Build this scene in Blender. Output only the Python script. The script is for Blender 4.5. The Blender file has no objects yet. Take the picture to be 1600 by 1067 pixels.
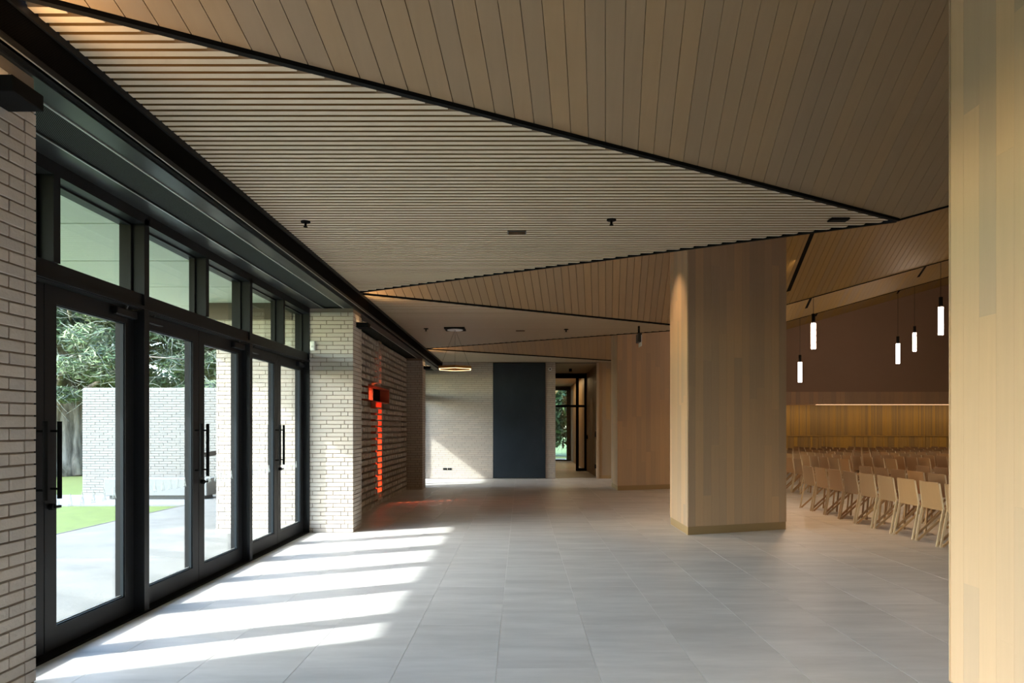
import bpy, bmesh, math, random
from mathutils import Vector, Matrix
random.seed(7)
SC = bpy.context.scene
COL = SC.collection
PI = math.pi

# ------------------------------------------------------------------ camera, sky, sun, exposure
cam_d = bpy.data.cameras.new('camera')
cam_d.sensor_width = 36.0; cam_d.lens = 24.0
cam_d.shift_x = -13.0/1600; cam_d.shift_y = 136.5/1600
cam_d.clip_start = 0.05; cam_d.clip_end = 300
cam = bpy.data.objects.new('camera', cam_d); COL.objects.link(cam)
cam.location = (0, 0, 1.5); cam.rotation_euler = (PI/2, 0, 0)
SC.camera = cam

SUN_DIR = Vector((1.0, 0.44, -0.76)).normalized()
SUN_STRENGTH = 4.8
SKY_STRENGTH = 0.92
EXPOSURE = 1.25
world = bpy.data.worlds.new('world'); SC.world = world
world.use_nodes = True
wn = world.node_tree; wn.nodes.clear()
w_out = wn.nodes.new('ShaderNodeOutputWorld'); w_bg = wn.nodes.new('ShaderNodeBackground')
sky = wn.nodes.new('ShaderNodeTexSky'); sky.sky_type = 'NISHITA'
sky.sun_disc = False; sky.sun_elevation = math.radians(35); sky.sun_rotation = math.atan2(-1.0, -0.44)
sky.air_density = 1.0; sky.dust_density = 1.2; sky.ozone_density = 1.2
w_bg.inputs['Strength'].default_value = SKY_STRENGTH
wn.links.new(sky.outputs[0], w_bg.inputs['Color']); wn.links.new(w_bg.outputs[0], w_out.inputs[0])

sun_d = bpy.data.lights.new('sun', 'SUN'); sun_d.energy = SUN_STRENGTH; sun_d.angle = math.radians(1.2)
sun_d.color = (1.0, 0.97, 0.93)
sun = bpy.data.objects.new('sun', sun_d); COL.objects.link(sun)
sun.rotation_euler = SUN_DIR.to_track_quat('-Z', 'Y').to_euler(); sun.location = (-20, -10, 20)

def portal(name, loc, rot, sx, sy):
    d = bpy.data.lights.new(name, 'AREA'); d.shape = 'RECTANGLE'; d.size = sx; d.size_y = sy
    d.cycles.is_portal = True
    o = bpy.data.objects.new(name, d); COL.objects.link(o); o.location = loc; o.rotation_euler = rot
# sky portals in the glazed openings of the left wall and at the end of the passage
ry = -PI/2
portal('window_portal', (-3.4, 6.65, 1.65), (0, ry, 0), 3.2, 6.5)
portal('window_portal', (-3.4, -0.35, 1.65), (0, ry, 0), 3.2, 6.5)
portal('window_portal', (-3.4, 19.0, 1.65), (0, ry, 0), 3.2, 3.2)

vs = SC.view_settings
vs.view_transform = 'Standard'; vs.look = 'None'; vs.gamma = 1.0; vs.use_curve_mapping = False
vs.exposure = EXPOSURE
SC.cycles.max_bounces = 10; SC.cycles.diffuse_bounces = 6; SC.cycles.glossy_bounces = 4
SC.cycles.transparent_max_bounces = 16; SC.cycles.transmission_bounces = 6
SC.cycles.caustics_reflective = False; SC.cycles.caustics_refractive = False
SC.cycles.sample_clamp_indirect = 6.0
SC.cycles.use_denoising = True
try: SC.cycles.denoiser = 'OPENIMAGEDENOISE'
except Exception: pass

def spot(name, loc, target, watts, color, angle=60, blend=0.6, r=0.03):
    d = bpy.data.lights.new(name, 'SPOT'); d.energy = watts; d.color = color
    d.spot_size = math.radians(angle); d.spot_blend = blend; d.shadow_soft_size = r
    o = bpy.data.objects.new(name, d); COL.objects.link(o); o.location = loc
    o.rotation_euler = (Vector(target)-Vector(loc)).to_track_quat('-Z', 'Y').to_euler()
    return o
def area(name, loc, target, watts, color, sx, sy):
    d = bpy.data.lights.new(name, 'AREA'); d.energy = watts; d.color = color
    d.shape = 'RECTANGLE'; d.size = sx; d.size_y = sy
    o = bpy.data.objects.new(name, d); COL.objects.link(o); o.location = loc
    o.rotation_euler = (Vector(target)-Vector(loc)).to_track_quat('-Z', 'Y').to_euler()
    return o
WARM = (1.0, 0.66, 0.34)

# ------------------------------------------------------------------ materials
def mat(name, color, rough=0.6, metal=0.0, vary=0.0, noise=None, bump=None, emit=None, estr=0.0, spec=0.5, islands=True, hue=0.0):
    """vary: brightness spread per piece; noise: (scale xyz, amount); bump: (scale, strength)"""
    m = bpy.data.materials.new(name); m.use_nodes = True
    nt = m.node_tree; b = nt.nodes['Principled BSDF']
    b.inputs['Roughness'].default_value = rough; b.inputs['Metallic'].default_value = metal
    b.inputs['Specular IOR Level'].default_value = spec
    b.inputs['Base Color'].default_value = (*color, 1)
    val = None
    def math_node(op, a, c):
        n = nt.nodes.new('ShaderNodeMath'); n.operation = op
        for i, x in enumerate((a, c)):
            if isinstance(x, (int, float)): n.inputs[i].default_value = x
            else: nt.links.new(x, n.inputs[i])
        return n.outputs[0]
    rnd = None
    if vary or hue:
        oi = nt.nodes.new('ShaderNodeObjectInfo'); ge = nt.nodes.new('ShaderNodeNewGeometry')
        s = math_node('ADD', oi.outputs['Random'], ge.outputs['Random Per Island'])
        rnd = math_node('FRACT', math_node('MULTIPLY', s, 3.7), 0)
        val = math_node('ADD', math_node('MULTIPLY', rnd, vary), 1-vary/2)
    tc = nt.nodes.new('ShaderNodeTexCoord')
    if noise:
        mp = nt.nodes.new('ShaderNodeMapping'); mp.inputs['Scale'].default_value = noise[0]
        geo = nt.nodes.new('ShaderNodeNewGeometry')
        if rnd is not None:
            add = nt.nodes.new('ShaderNodeVectorMath'); add.operation = 'ADD'
            cmb = nt.nodes.new('ShaderNodeCombineXYZ')
            o5 = math_node('MULTIPLY', rnd, 17.0)
            for i in range(3): nt.links.new(o5, cmb.inputs[i])
            nt.links.new(geo.outputs['Position'], add.inputs[0]); nt.links.new(cmb.outputs[0], add.inputs[1])
            nt.links.new(add.outputs[0], mp.inputs['Vector'])
        else:
            nt.links.new(geo.outputs['Position'], mp.inputs['Vector'])
        nz = nt.nodes.new('ShaderNodeTexNoise'); nz.inputs['Scale'].default_value = 1.0
        nz.inputs['Detail'].default_value = 5.0; nz.inputs['Roughness'].default_value = 0.6
        nt.links.new(mp.outputs[0], nz.inputs['Vector'])
        nv = math_node('ADD', math_node('MULTIPLY', nz.outputs['Fac'], noise[1]), 1-noise[1]/2)
        val = nv if val is None else math_node('MULTIPLY', val, nv)
    if val is not None:
        hs = nt.nodes.new('ShaderNodeHueSaturation'); hs.inputs['Color'].default_value = (*color, 1)
        nt.links.new(val, hs.inputs['Value'])
        if hue:
            nt.links.new(math_node('ADD', math_node('MULTIPLY', rnd, hue), 1-hue/2), hs.inputs['Saturation'])
        nt.links.new(hs.outputs[0], b.inputs['Base Color'])
    if bump:
        bn = nt.nodes.new('ShaderNodeTexNoise'); bn.inputs['Scale'].default_value = bump[0]
        bn.inputs['Detail'].default_value = 4
        g2 = nt.nodes.new('ShaderNodeNewGeometry'); nt.links.new(g2.outputs['Position'], bn.inputs['Vector'])
        bp = nt.nodes.new('ShaderNodeBump'); bp.inputs['Strength'].default_value = bump[1]
        bp.inputs['Distance'].default_value = 0.01
        nt.links.new(bn.outputs['Fac'], bp.inputs['Height']); nt.links.new(bp.outputs[0], b.inputs['Normal'])
    if emit:
        b.inputs['Emission Color'].default_value = (*emit, 1); b.inputs['Emission Strength'].default_value = estr
    return m

M = {}
M['brick'] = mat('cream_brick', (0.53, 0.485, 0.44), 0.85, vary=0.13, noise=((14, 14, 30), 0.14), bump=(60, 0.35), hue=0.25)
M['mortar'] = mat('mortar', (0.24, 0.195, 0.155), 0.95, noise=((30, 30, 30), 0.2))
M['plinth'] = mat('plinth_grey', (0.35, 0.36, 0.36), 0.8)
M['black'] = mat('black_frame', (0.014, 0.015, 0.017), 0.45, spec=0.14)
M['bead'] = mat('blue_black_bead', (0.012, 0.018, 0.024), 0.5, spec=0.15)
M['black_matt'] = mat('black_matt', (0.009, 0.009, 0.009), 0.7, spec=0.06)
M['gunmetal'] = mat('gunmetal_lining', (0.05, 0.055, 0.058), 0.35, metal=0.5)
M['gasket'] = mat('pale_gasket', (0.5, 0.52, 0.52), 0.4, metal=0.5)
M['tile'] = mat('limestone_tile', (0.64, 0.632, 0.632), 0.42, vary=0.08, noise=((1.1, 5.0, 1), 0.70), bump=(7, 0.03), spec=0.5)
M['grout'] = mat('grout', (0.88, 0.88, 0.88), 0.8)
M['board'] = mat('ceiling_oak_board', (0.355, 0.248, 0.145), 0.55, vary=0.15, noise=((30, 1.5, 1.5), 0.14), hue=0.14)
M['warm_lit_board'] = mat('warm_lit_oak_board', (0.38, 0.27, 0.115), 0.55, vary=0.10, noise=((30, 1.5, 1.5), 0.12), hue=0.2)  # same oak as the other boards, warm lamp glow of the hall mixed into the colour
M['slat'] = mat('ceiling_oak_slat', (0.57, 0.475, 0.345), 0.55, vary=0.05, noise=((1.5, 40, 1), 0.07))
M['backing'] = mat('ceiling_backing', (0.085, 0.042, 0.014), 0.8)
M['stave'] = mat('oak_stave', (0.53, 0.38, 0.255), 0.5, vary=0.27, noise=((26, 26, 1.4), 0.16), hue=0.2)
M['stave_base'] = mat('oak_skirting', (0.36, 0.25, 0.125), 0.5, vary=0.06)
M['oak_wall'] = mat('oak_wall_lining', (0.40, 0.285, 0.175), 0.5, vary=0.16, noise=((26, 26, 1.4), 0.12), hue=0.3)
M['brown_wall'] = mat('brown_plaster', (0.36, 0.255, 0.19), 0.8, noise=((1, 1, 1), 0.1))
M['golden'] = mat('golden_oak_slats', (0.34, 0.215, 0.07), 0.5, vary=0.55, hue=0.2)
M['chair'] = mat('ash_plywood', (0.38, 0.23, 0.12), 0.45, vary=0.36, noise=((30, 30, 3), 0.12), hue=0.12)
M['chair_edge'] = mat('ash_edge', (0.58, 0.44, 0.29), 0.45, vary=0.1)
M['brass'] = mat('brass', (0.55, 0.31, 0.09), 0.35, metal=0.85)
M['led'] = mat('led_warm', (1, 0.9, 0.75), 0.5, emit=(1.0, 0.66, 0.32), estr=1.3)
M['tube'] = mat('lamp_tube', (1, 0.9, 0.8), 0.5, emit=(1.0, 0.76, 0.58), estr=24)
M['white'] = mat('white_plastic', (0.78, 0.80, 0.80), 0.4)
M['steel_blue'] = mat('blued_steel', (0.035, 0.05, 0.068), 0.24, metal=0.4, noise=((1.2, 1.2, 0.8), 0.9), spec=0.5)
M['concrete'] = mat('path_concrete', (0.135, 0.134, 0.124), 0.8, noise=((2, 2, 2), 0.9), bump=(30, 0.2))
M['bench'] = mat('pale_concrete', (0.175, 0.185, 0.185), 0.8, noise=((3, 3, 3), 0.08))
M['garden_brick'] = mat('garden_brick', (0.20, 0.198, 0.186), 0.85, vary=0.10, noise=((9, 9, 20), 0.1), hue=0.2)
M['soffit'] = mat('outside_soffit', (0.76, 0.78, 0.74), 0.6, noise=((0.6, 18, 1), 0.10))
M['bark'] = mat('grey_bark', (0.24, 0.20, 0.165), 0.95, noise=((6, 6, 0.8), 4.0), bump=(14, 1.0))
M['twig'] = mat('pale_twig', (0.20, 0.22, 0.185), 0.9)
M['leaf'] = mat('cypress_leaf', (0.185, 0.235, 0.145), 0.7, vary=0.9, noise=((0.9, 0.9, 0.9), 1.1), hue=0.7)
M['leaf2'] = mat('hedge_leaf', (0.035, 0.07, 0.025), 0.7, vary=0.9, noise=((0.9, 0.9, 0.9), 0.9), hue=0.3)
M['grass'] = mat('lawn', (0.085, 0.125, 0.022), 0.9, noise=((5, 5, 5), 1.0), bump=(60, 0.8))
M['kerb'] = mat('pale_kerb', (0.25, 0.26, 0.25), 0.8)

def perforated(name, base, sx, sy, axis):
    m = mat(name, base, 0.8, spec=0.02)
    nt = m.node_tree; b = nt.nodes['Principled BSDF']
    g = nt.nodes.new('ShaderNodeNewGeometry'); sep = nt.nodes.new('ShaderNodeSeparateXYZ')
    nt.links.new(g.outputs['Position'], sep.inputs[0])
    outs = []
    for ch, s in ((axis[0], sx), (axis[1], sy)):
        a = nt.nodes.new('ShaderNodeMath'); a.operation = 'MULTIPLY'; a.inputs[1].default_value = 2*PI/s
        nt.links.new(sep.outputs[ch], a.inputs[0])
        c = nt.nodes.new('ShaderNodeMath'); c.operation = 'SINE'; nt.links.new(a.outputs[0], c.inputs[0]); outs.append(c.outputs[0])
    mu = nt.nodes.new('ShaderNodeMath'); mu.operation = 'MULTIPLY'
    nt.links.new(outs[0], mu.inputs[0]); nt.links.new(outs[1], mu.inputs[1])
    gt = nt.nodes.new('ShaderNodeMath'); gt.operation = 'GREATER_THAN'; gt.inputs[1].default_value = 0.1
    nt.links.new(mu.outputs[0], gt.inputs[0])
    mx = nt.nodes.new('ShaderNodeMix'); mx.data_type = 'RGBA'
    mx.inputs[6].default_value = (*base, 1); mx.inputs[7].default_value = (0.004, 0.004, 0.004, 1)
    nt.links.new(gt.outputs[0], mx.inputs[0]); nt.links.new(mx.outputs[2], b.inputs['Base Color'])
    return m
M['perf'] = perforated('perforated_black', (0.075, 0.085, 0.08), 0.012, 0.012, ('X', 'Y'))
M['perf_v'] = perforated('perforated_fascia', (0.009, 0.008, 0.007), 0.014, 0.014, ('Y', 'Z'))

def glass_mat(name, tint, refl=1.0):
    m = bpy.data.materials.new(name); m.use_nodes = True; nt = m.node_tree; nt.nodes.clear()
    out = nt.nodes.new('ShaderNodeOutputMaterial'); mix = nt.nodes.new('ShaderNodeMixShader')
    tr = nt.nodes.new('ShaderNodeBsdfTransparent'); tr.inputs[0].default_value = (*tint, 1)
    gl = nt.nodes.new('ShaderNodeBsdfGlossy'); gl.inputs['Roughness'].default_value = 0.0
    lw = nt.nodes.new('ShaderNodeLayerWeight'); lw.inputs[0].default_value = 0.5
    p = nt.nodes.new('ShaderNodeMath'); p.operation = 'POWER'; p.inputs[1].default_value = 5
    a = nt.nodes.new('ShaderNodeMath'); a.operation = 'MULTIPLY_ADD'; a.inputs[1].default_value = 0.9*refl; a.inputs[2].default_value = 0.045*refl
    nt.links.new(lw.outputs['Facing'], p.inputs[0]); nt.links.new(p.outputs[0], a.inputs[0])
    nt.links.new(a.outputs[0], mix.inputs[0]); nt.links.new(tr.outputs[0], mix.inputs[1]); nt.links.new(gl.outputs[0], mix.inputs[2])
    nt.links.new(mix.outputs[0], out.inputs[0])
    return m
M['glass'] = glass_mat('clear_glass', (0.93, 0.965, 0.945))
M['glass_green'] = glass_mat('transom_glass', (0.86, 0.93, 0.89))
def red_glass():
    m = bpy.data.materials.new('red_glass'); m.use_nodes = True; nt = m.node_tree; nt.nodes.clear()
    out = nt.nodes.new('ShaderNodeOutputMaterial'); mix = nt.nodes.new('ShaderNodeMixShader'); mix.inputs[0].default_value = 0.18
    tr = nt.nodes.new('ShaderNodeBsdfTransparent'); tr.inputs[0].default_value = (1.0, 0.16, 0.06, 1)
    tl = nt.nodes.new('ShaderNodeBsdfTranslucent'); tl.inputs[0].default_value = (1.0, 0.12, 0.05, 1)
    nt.links.new(tr.outputs[0], mix.inputs[1]); nt.links.new(tl.outputs[0], mix.inputs[2]); nt.links.new(mix.outputs[0], out.inputs[0])
    return m
M['red'] = red_glass()
def film():
    m = bpy.data.materials.new('frosted_film'); m.use_nodes = True; nt = m.node_tree; nt.nodes.clear()
    out = nt.nodes.new('ShaderNodeOutputMaterial'); mix = nt.nodes.new('ShaderNodeMixShader'); mix.inputs[0].default_value = 0.45
    tr = nt.nodes.new('ShaderNodeBsdfTransparent'); df = nt.nodes.new('ShaderNodeBsdfDiffuse'); df.inputs[0].default_value = (0.45, 0.5, 0.5, 1)
    nt.links.new(tr.outputs[0], mix.inputs[1]); nt.links.new(df.outputs[0], mix.inputs[2]); nt.links.new(mix.outputs[0], out.inputs[0])
    return m
M['film'] = film()
M['red_lit_brick'] = mat('red_glow_brick', (0.50, 0.10, 0.045), 0.6)  # brick reveals, with red light from the glass painted into the colour

# ------------------------------------------------------------------ mesh helpers
class MB:
    def __init__(s): s.v = []; s.f = []
    def add(s, vs_, fs):
        n = len(s.v); s.v += [tuple(p) for p in vs_]; s.f += [tuple(i+n for i in f) for f in fs]
    def box(s, x0, x1, y0, y1, z0, z1):
        s.add([(x0,y0,z0),(x1,y0,z0),(x1,y1,z0),(x0,y1,z0),(x0,y0,z1),(x1,y0,z1),(x1,y1,z1),(x0,y1,z1)],
              [(0,3,2,1),(4,5,6,7),(0,1,5,4),(1,2,6,5),(2,3,7,6),(3,0,4,7)])
        return s
    def chamfer(s, x0, x1, y0, y1, z0, z1, c=0.004):
        n0 = [(x0,x1),(y0,y1),(z0,z1)]; vs_ = []; idx = {}
        for ax in range(3):
            for i in (0,1):
                for j in (0,1):
                    for k in (0,1):
                        sgn = (i,j,k); p = []
                        for a in range(3):
                            e = n0[a][sgn[a]]
                            if a != ax: e += c if sgn[a] == 0 else -c
                            p.append(e)
                        idx[(ax, sgn)] = len(vs_); vs_.append(tuple(p))
        fs = []
        ring = ((0,0),(1,0),(1,1),(0,1))
        for ax in range(3):
            o = [a for a in range(3) if a != ax]
            for sd in (0,1):
                f = []
                for (u,w) in ring:
                    g = [0,0,0]; g[ax] = sd; g[o[0]] = u; g[o[1]] = w; f.append(idx[(ax, tuple(g))])
                fs.append(tuple(f))
        for ax in range(3):          # edges along ax
            o = [a for a in range(3) if a != ax]
            for u in (0,1):
                for w in (0,1):
                    g0 = [0,0,0]; g0[o[0]] = u; g0[o[1]] = w; g1 = list(g0); g1[ax] = 1
                    g0, g1 = tuple(g0), tuple(g1)
                    fs.append((idx[(o[0],g0)], idx[(o[0],g1)], idx[(o[1],g1)], idx[(o[1],g0)]))
        for i in (0,1):
            for j in (0,1):
                for k in (0,1):
                    fs.append((idx[(0,(i,j,k))], idx[(1,(i,j,k))], idx[(2,(i,j,k))]))
        s.add(vs_, fs); return s
    def prism(s, poly, z0, z1):
        n = len(poly)
        z0f = z0 if callable(z0) else (lambda x, y: z0); z1f = z1 if callable(z1) else (lambda x, y: z1)
        vs_ = [(x, y, z0f(x, y)) for x, y in poly] + [(x, y, z1f(x, y)) for x, y in poly]
        fs = [tuple(reversed(range(n))), tuple(range(n, 2*n))] + [(i, (i+1) % n, n+(i+1) % n, n+i) for i in range(n)]
        s.add(vs_, fs); return s
    def extrude(s, pts, d):
        n = len(pts); d = Vector(d)
        vs_ = [Vector(p) for p in pts] + [Vector(p)+d for p in pts]
        s.add(vs_, [tuple(reversed(range(n))), tuple(range(n, 2*n))] + [(i, (i+1) % n, n+(i+1) % n, n+i) for i in range(n)])
        return s
    def bar(s, a, b, w, h, up=(0,0,1)):
        a = Vector(a); b = Vector(b); t = (b-a).normalized(); up = Vector(up)
        u = t.cross(up)
        if u.length < 1e-4: u = t.cross(Vector((1,0,0)))
        u.normalize(); v = u.cross(t).normalized(); u *= w/2; v *= h/2
        s.add([a-u-v, a+u-v, a+u+v, a-u+v, b-u-v, b+u-v, b+u+v, b-u+v],
              [(0,1,2,3),(4,7,6,5),(0,4,5,1),(1,5,6,2),(2,6,7,3),(3,7,4,0)])
        return s
    def tube(s, pts, rad, n=8, caps=True):
        pts = [Vector(p) for p in pts]
        rads = rad if isinstance(rad, (list, tuple)) else [rad]*len(pts)
        base = len(s.v); prev = None
        for i, p in enumerate(pts):
            t = (pts[min(i+1, len(pts)-1)] - pts[max(i-1, 0)]).normalized()
            if prev is None:
                u = t.cross(Vector((0,0,1)))
                if u.length < 1e-3: u = t.cross(Vector((1,0,0)))
            else: u = prev - t*prev.dot(t)
            u.normalize(); prev = u; w = t.cross(u)
            for k in range(n):
                a = 2*PI*k/n; s.v.append(tuple(p + (u*math.cos(a)+w*math.sin(a))*rads[i]))
        for i in range(len(pts)-1):
            for k in range(n):
                a = base+i*n+k; b = base+i*n+(k+1) % n; s.f.append((a, b, b+n, a+n))
        if caps:
            s.f.append(tuple(base+k for k in reversed(range(n)))); s.f.append(tuple(base+(len(pts)-1)*n+k for k in range(n)))
        return s
    def mesh(s, name, m, smooth=False):
        me = bpy.data.meshes.new(name); me.from_pydata(s.v, [], s.f); me.materials.append(m)
        bm = bmesh.new(); bm.from_mesh(me); bmesh.ops.recalc_face_normals(bm, faces=bm.faces); bm.to_mesh(me); bm.free()
        if smooth: me.polygons.foreach_set('use_smooth', [True]*len(me.polygons))
        return me
    def build(s, name, m, parent=None, smooth=False, loc=None, **props):
        o = bpy.data.objects.new(name, s.mesh(name, m, smooth)); COL.objects.link(o)
        if parent: o.parent = parent
        if loc is not None: o.location = loc
        for k, v in props.items(): o[k] = v
        return o
def tag(o, label, cat, group=None):
    o['label'] = label; o['category'] = cat
    if group: o['group'] = group
    return o
def thing(name, label, cat, loc=(0,0,0), rotz=0, group=None):
    o = bpy.data.objects.new(name, None); COL.objects.link(o); o.empty_display_size = 0.1
    o.location = loc; o.rotation_euler = (0, 0, rotz)
    return tag(o, label, cat, group)
def inst(name, me, parent, loc, **props):
    o = bpy.data.objects.new(name, me); COL.objects.link(o); o.parent = parent; o.location = loc
    for k, v in props.items(): o[k] = v
    return o
def struct(name, mb, m, parent=None, **p):
    o = mb.build(name, m, parent, **p)
    if parent is None: o['kind'] = 'structure'
    return o
def clip(poly, a, b, c):            # keep a*x+b*y <= c
    out = []
    for i in range(len(poly)):
        p, q = poly[i], poly[(i+1) % len(poly)]
        dp, dq = a*p[0]+b*p[1]-c, a*q[0]+b*q[1]-c
        if dp <= 0: out.append(p)
        if (dp < 0 < dq) or (dq < 0 < dp):
            t = dp/(dp-dq); out.append((p[0]+(q[0]-p[0])*t, p[1]+(q[1]-p[1])*t))
    return out
def box_obj(name, x0, x1, y0, y1, z0, z1, m, parent=None, **p):
    return MB().box(x0, x1, y0, y1, z0, z1).build(name, m, parent, **p)

# ------------------------------------------------------------------ floor
TILE = 0.627; TX = -0.148
floor = struct('floor', MB().box(-3.2, 20, -8, 32.2, -0.12, -0.0025), M['grout'])
tiles = []
for i in range(-5, 33):
    x0 = TX + TILE*i
    off = 5.22 if (i % 2) else 4.907
    j0 = int((-8-off)/TILE)
    y = off + TILE*j0
    while y < 32:
        if x0+TILE > -3.05 and x0 < 19.9 and not (y > 20.55 and not (1.0 < x0+0.3 < 2.5 or x0 > 4.3)):
            tiles.append((x0, y))
        y += TILE
tm = MB().box(0.0025, TILE-0.0025, 0.0012, TILE-0.0012, -0.012, 0).mesh('tile', M['tile'])
def in_view(x, y):
    if y+TILE < 3.6: return False
    for a in (x, x+TILE):
        for b in (y+0.01, y+TILE):
            px = 813+1066.7*a/max(b, .1)
            if 50 < px < 1490: return True
    return False
vis = sorted([t for t in tiles if in_view(*t)], key=lambda t: t[1]*1.0+abs(t[0])*0.15)[:295]
vset = set(vis)
for (x, y) in vis: inst('tile', tm, floor, (x, y, 0))
rest = MB()
for (x, y) in tiles:
    if (x, y) not in vset: rest.box(x+0.0025, x+TILE-0.0025, y+0.0012, y+TILE-0.0012, -0.012, 0)
r = rest.build('tile', M['tile'], floor); r['kind'] = 'stuff'

# ------------------------------------------------------------------ bricks
COURSE = 0.0602; BH = 0.0512
ROWS_F = [(0.292, 0.587, 0.882, 1.177, 1.472, 1.767), (0.074, 0.176, 0.471, 0.766, 1.061, 1.356, 1.651, 1.946),
          (0.124, 0.384, 0.679, 0.974, 1.269, 1.564, 1.859)]
ROWS_S = [(0.175, 0.470), (0.073, 0.368)]
brick_cache = {}
def brick_mesh(dx, dy):
    k = (round(dx, 3), round(dy, 3))
    if k not in brick_cache:
        brick_cache[k] = MB().chamfer(0, dx, 0, dy, 0, BH, 0.003).mesh('brick', M['brick'])
    return brick_cache[k]
def pieces(rows, total, gap=0.009):
    out = []
    for r_ in rows:
        js = [j for j in r_ if j < total-0.02]; e = [0]+js+[total]
        out.append([(e[i]+(gap/2 if i else 0), e[i+1]-(gap/2 if i+1 < len(e)-1 else 0)) for i in range(len(e)-1)])
    return out
def brick_pier(label, y0, xin=-2.42, xout=-4.4, thick=0.53, single_front=0.0, single_side=False, top=3.245, group='cream brick piers'):
    y1 = y0+thick
    root = box_obj('brick_pier', xout+0.006, xin-0.006, y0+0.006, y1-0.006, 0.0, top, M['mortar'])
    tag(root, label, 'pier', group)
    nrow = int(top/COURSE)
    rest_ = MB()
    front = pieces(ROWS_F, xin-xout); side = pieces(ROWS_S, thick)
    for r_ in range(nrow):
        z = r_*COURSE + 0.004
        if z+BH > top: break
        hh = BH
        for (a, b) in front[r_ % 3]:               # front face (towards camera) and back face
            x1, x0 = xin-a, xin-b
            jit = random.uniform(-0.0015, 0.0015)
            if b <= single_front+0.31 and single_front:
                inst('brick', brick_mesh(x1-x0, 0.07), root, (x0, y0+jit, z))
            else: rest_.box(x0, x1, y0+jit, y0+0.07, z, z+hh)
            rest_.box(x0, x1, y1-0.07, y1+jit, z, z+hh)
        for (a, b) in side[r_ % 2]:                # inner face; measured from the far corner on the near pier
            ya, yb = y1-b, y1-a
            jit = random.uniform(-0.0015, 0.0015)
            ya = max(ya, y0+0.0715); yb = min(yb, y1-0.0715)
            if yb-ya < 0.02: continue
            if single_side: inst('brick', brick_mesh(0.07, yb-ya), root, (xin-0.07+jit, ya, z))
            else: rest_.box(xin-0.07, xin+jit, ya, yb, z, z+hh)
        rest_.box(xout, xout+0.07, y0+0.0715, y1-0.0715, z, z+hh)
    q = rest_.build('brick', M['brick'], root); q['kind'] = 'stuff'
    return root
P_NEAR, P_MID, P_FAR = 2.88, 9.88, 16.88
brick_pier('cream brick pier at the left edge, nearest to the viewer', P_NEAR, single_side=True)
brick_pier('cream brick pier between the glazed doors and the perforated brick screen', P_MID, single_front=0.64, single_side=True)
brick_pier('cream brick pier beyond the perforated brick screen, furthest from the viewer', P_FAR)
brick_pier('cream brick pier behind the viewer', -4.12)

# ------------------------------------------------------------------ perforated brick screen with red cross (bay 2)
SX = -2.80
YS0, YS1 = P_MID+0.534, P_FAR-0.004
scr = MB()
CY, CW = 13.64, 0.155                       # centre of the cross, half width of the slot
AY0, AY1, AZ0, AZ1 = 12.60, 14.56, 2.03, 2.33   # arm opening
bx0, bx1 = -3.25, SX-0.15
def backing(b, xa, xb):
    b.box(xa, xb, YS0, AY0, 0, 3.25); b.box(xa, xb, AY1, YS1, 0, 3.25)
    b.box(xa, xb, AY0, CY-CW, 0, AZ0); b.box(xa, xb, CY+CW, AY1, 0, AZ0)
    b.box(xa, xb, AY0, CY-CW, AZ1, 3.25); b.box(xa, xb, CY+CW, AY1, AZ1, 3.25)
    b.box(xa, xb, CY-CW, CY+CW, 0, 0.14); b.box(xa, xb, CY-CW, CY+CW, 3.05, 3.25)
backing(scr, bx0, bx1)
screen = scr.build('brick_screen', M['mortar'])
tag(screen, 'perforated cream brick screen wall with projecting headers and a red glowing cross', 'brick screen')
hb = MB(); fb = MB()
for r_ in range(27):
    z = 0.004 + r_*0.1204
    for two, (za, zb) in enumerate(((z, z+0.077), (z+0.080, z+0.117))):
        y = YS0+0.012+(0.05 if r_ % 2 else 0)
        while y < YS1-0.08:
            y2 = y+(0.072 if two == 0 else 0.10)
            inarm = AY0-0.02 < y2 and y < AY1+0.02 and AZ0-0.03 < zb and za < AZ1+0.02
            cw = CW if zb < AZ0 else 0.05
            inslot = CY-cw < y2 and y < CY+cw
            if not inarm and not (inslot and two == 0 and za > 0.14):
                if two == 0: hb.box(SX-0.16, SX+random.uniform(-0.006, 0.004), y, y2, za, zb)
                elif inslot: fb.box(SX-0.035, SX-0.004, y, y2+0.012, za, zb)
                else: fb.box(SX-0.17, SX-0.135+random.uniform(-0.004, 0.004), y, y2, za, zb)
            y += 0.112
o = hb.build('header_brick', M['brick'], screen); o['kind'] = 'stuff'
o = fb.build('recessed_brick', M['brick'], screen); o['kind'] = 'stuff'
def red_pane(ya, yb, za, zb):
    g = MB(); g.add([(bx0+0.02, ya, za), (bx0+0.02, yb, za), (bx0+0.02, yb, zb), (bx0+0.02, ya, zb)], [(0, 1, 2, 3)])
    g.build('red_glass', M['red'], screen)
red_pane(CY-CW, CY+CW, 0.14, AZ0); red_pane(CY-CW, CY+CW, AZ1, 3.05); 
g = MB(); g.add([(-2.99, 13.42, AZ0), (-2.99, 13.87, AZ0), (-2.99, 13.87, AZ1), (-2.99, 13.42, AZ1)], [(0, 1, 2, 3)]); g.build('red_glass', M['red'], screen)
M['red_lit_reveal'] = mat('red_glow_reveal', (0.95, 0.30, 0.18), 0.5)  # slot sides: red sunlight through the glass is put into this colour
sl_ = MB()
for (za, zb) in ((0.14, AZ0),):
    sl_.box(bx0+0.03, SX-0.002, CY+CW-0.001, CY+CW+0.008, za, zb); sl_.box(bx0+0.03, SX-0.05, CY-CW-0.008, CY-CW+0.001, za, zb)
sl_.build('red_lit_slot_face', M['red_lit_reveal'], screen)
fr = MB()                                   # brick faces of the arm opening, red glow put into their colour
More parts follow.
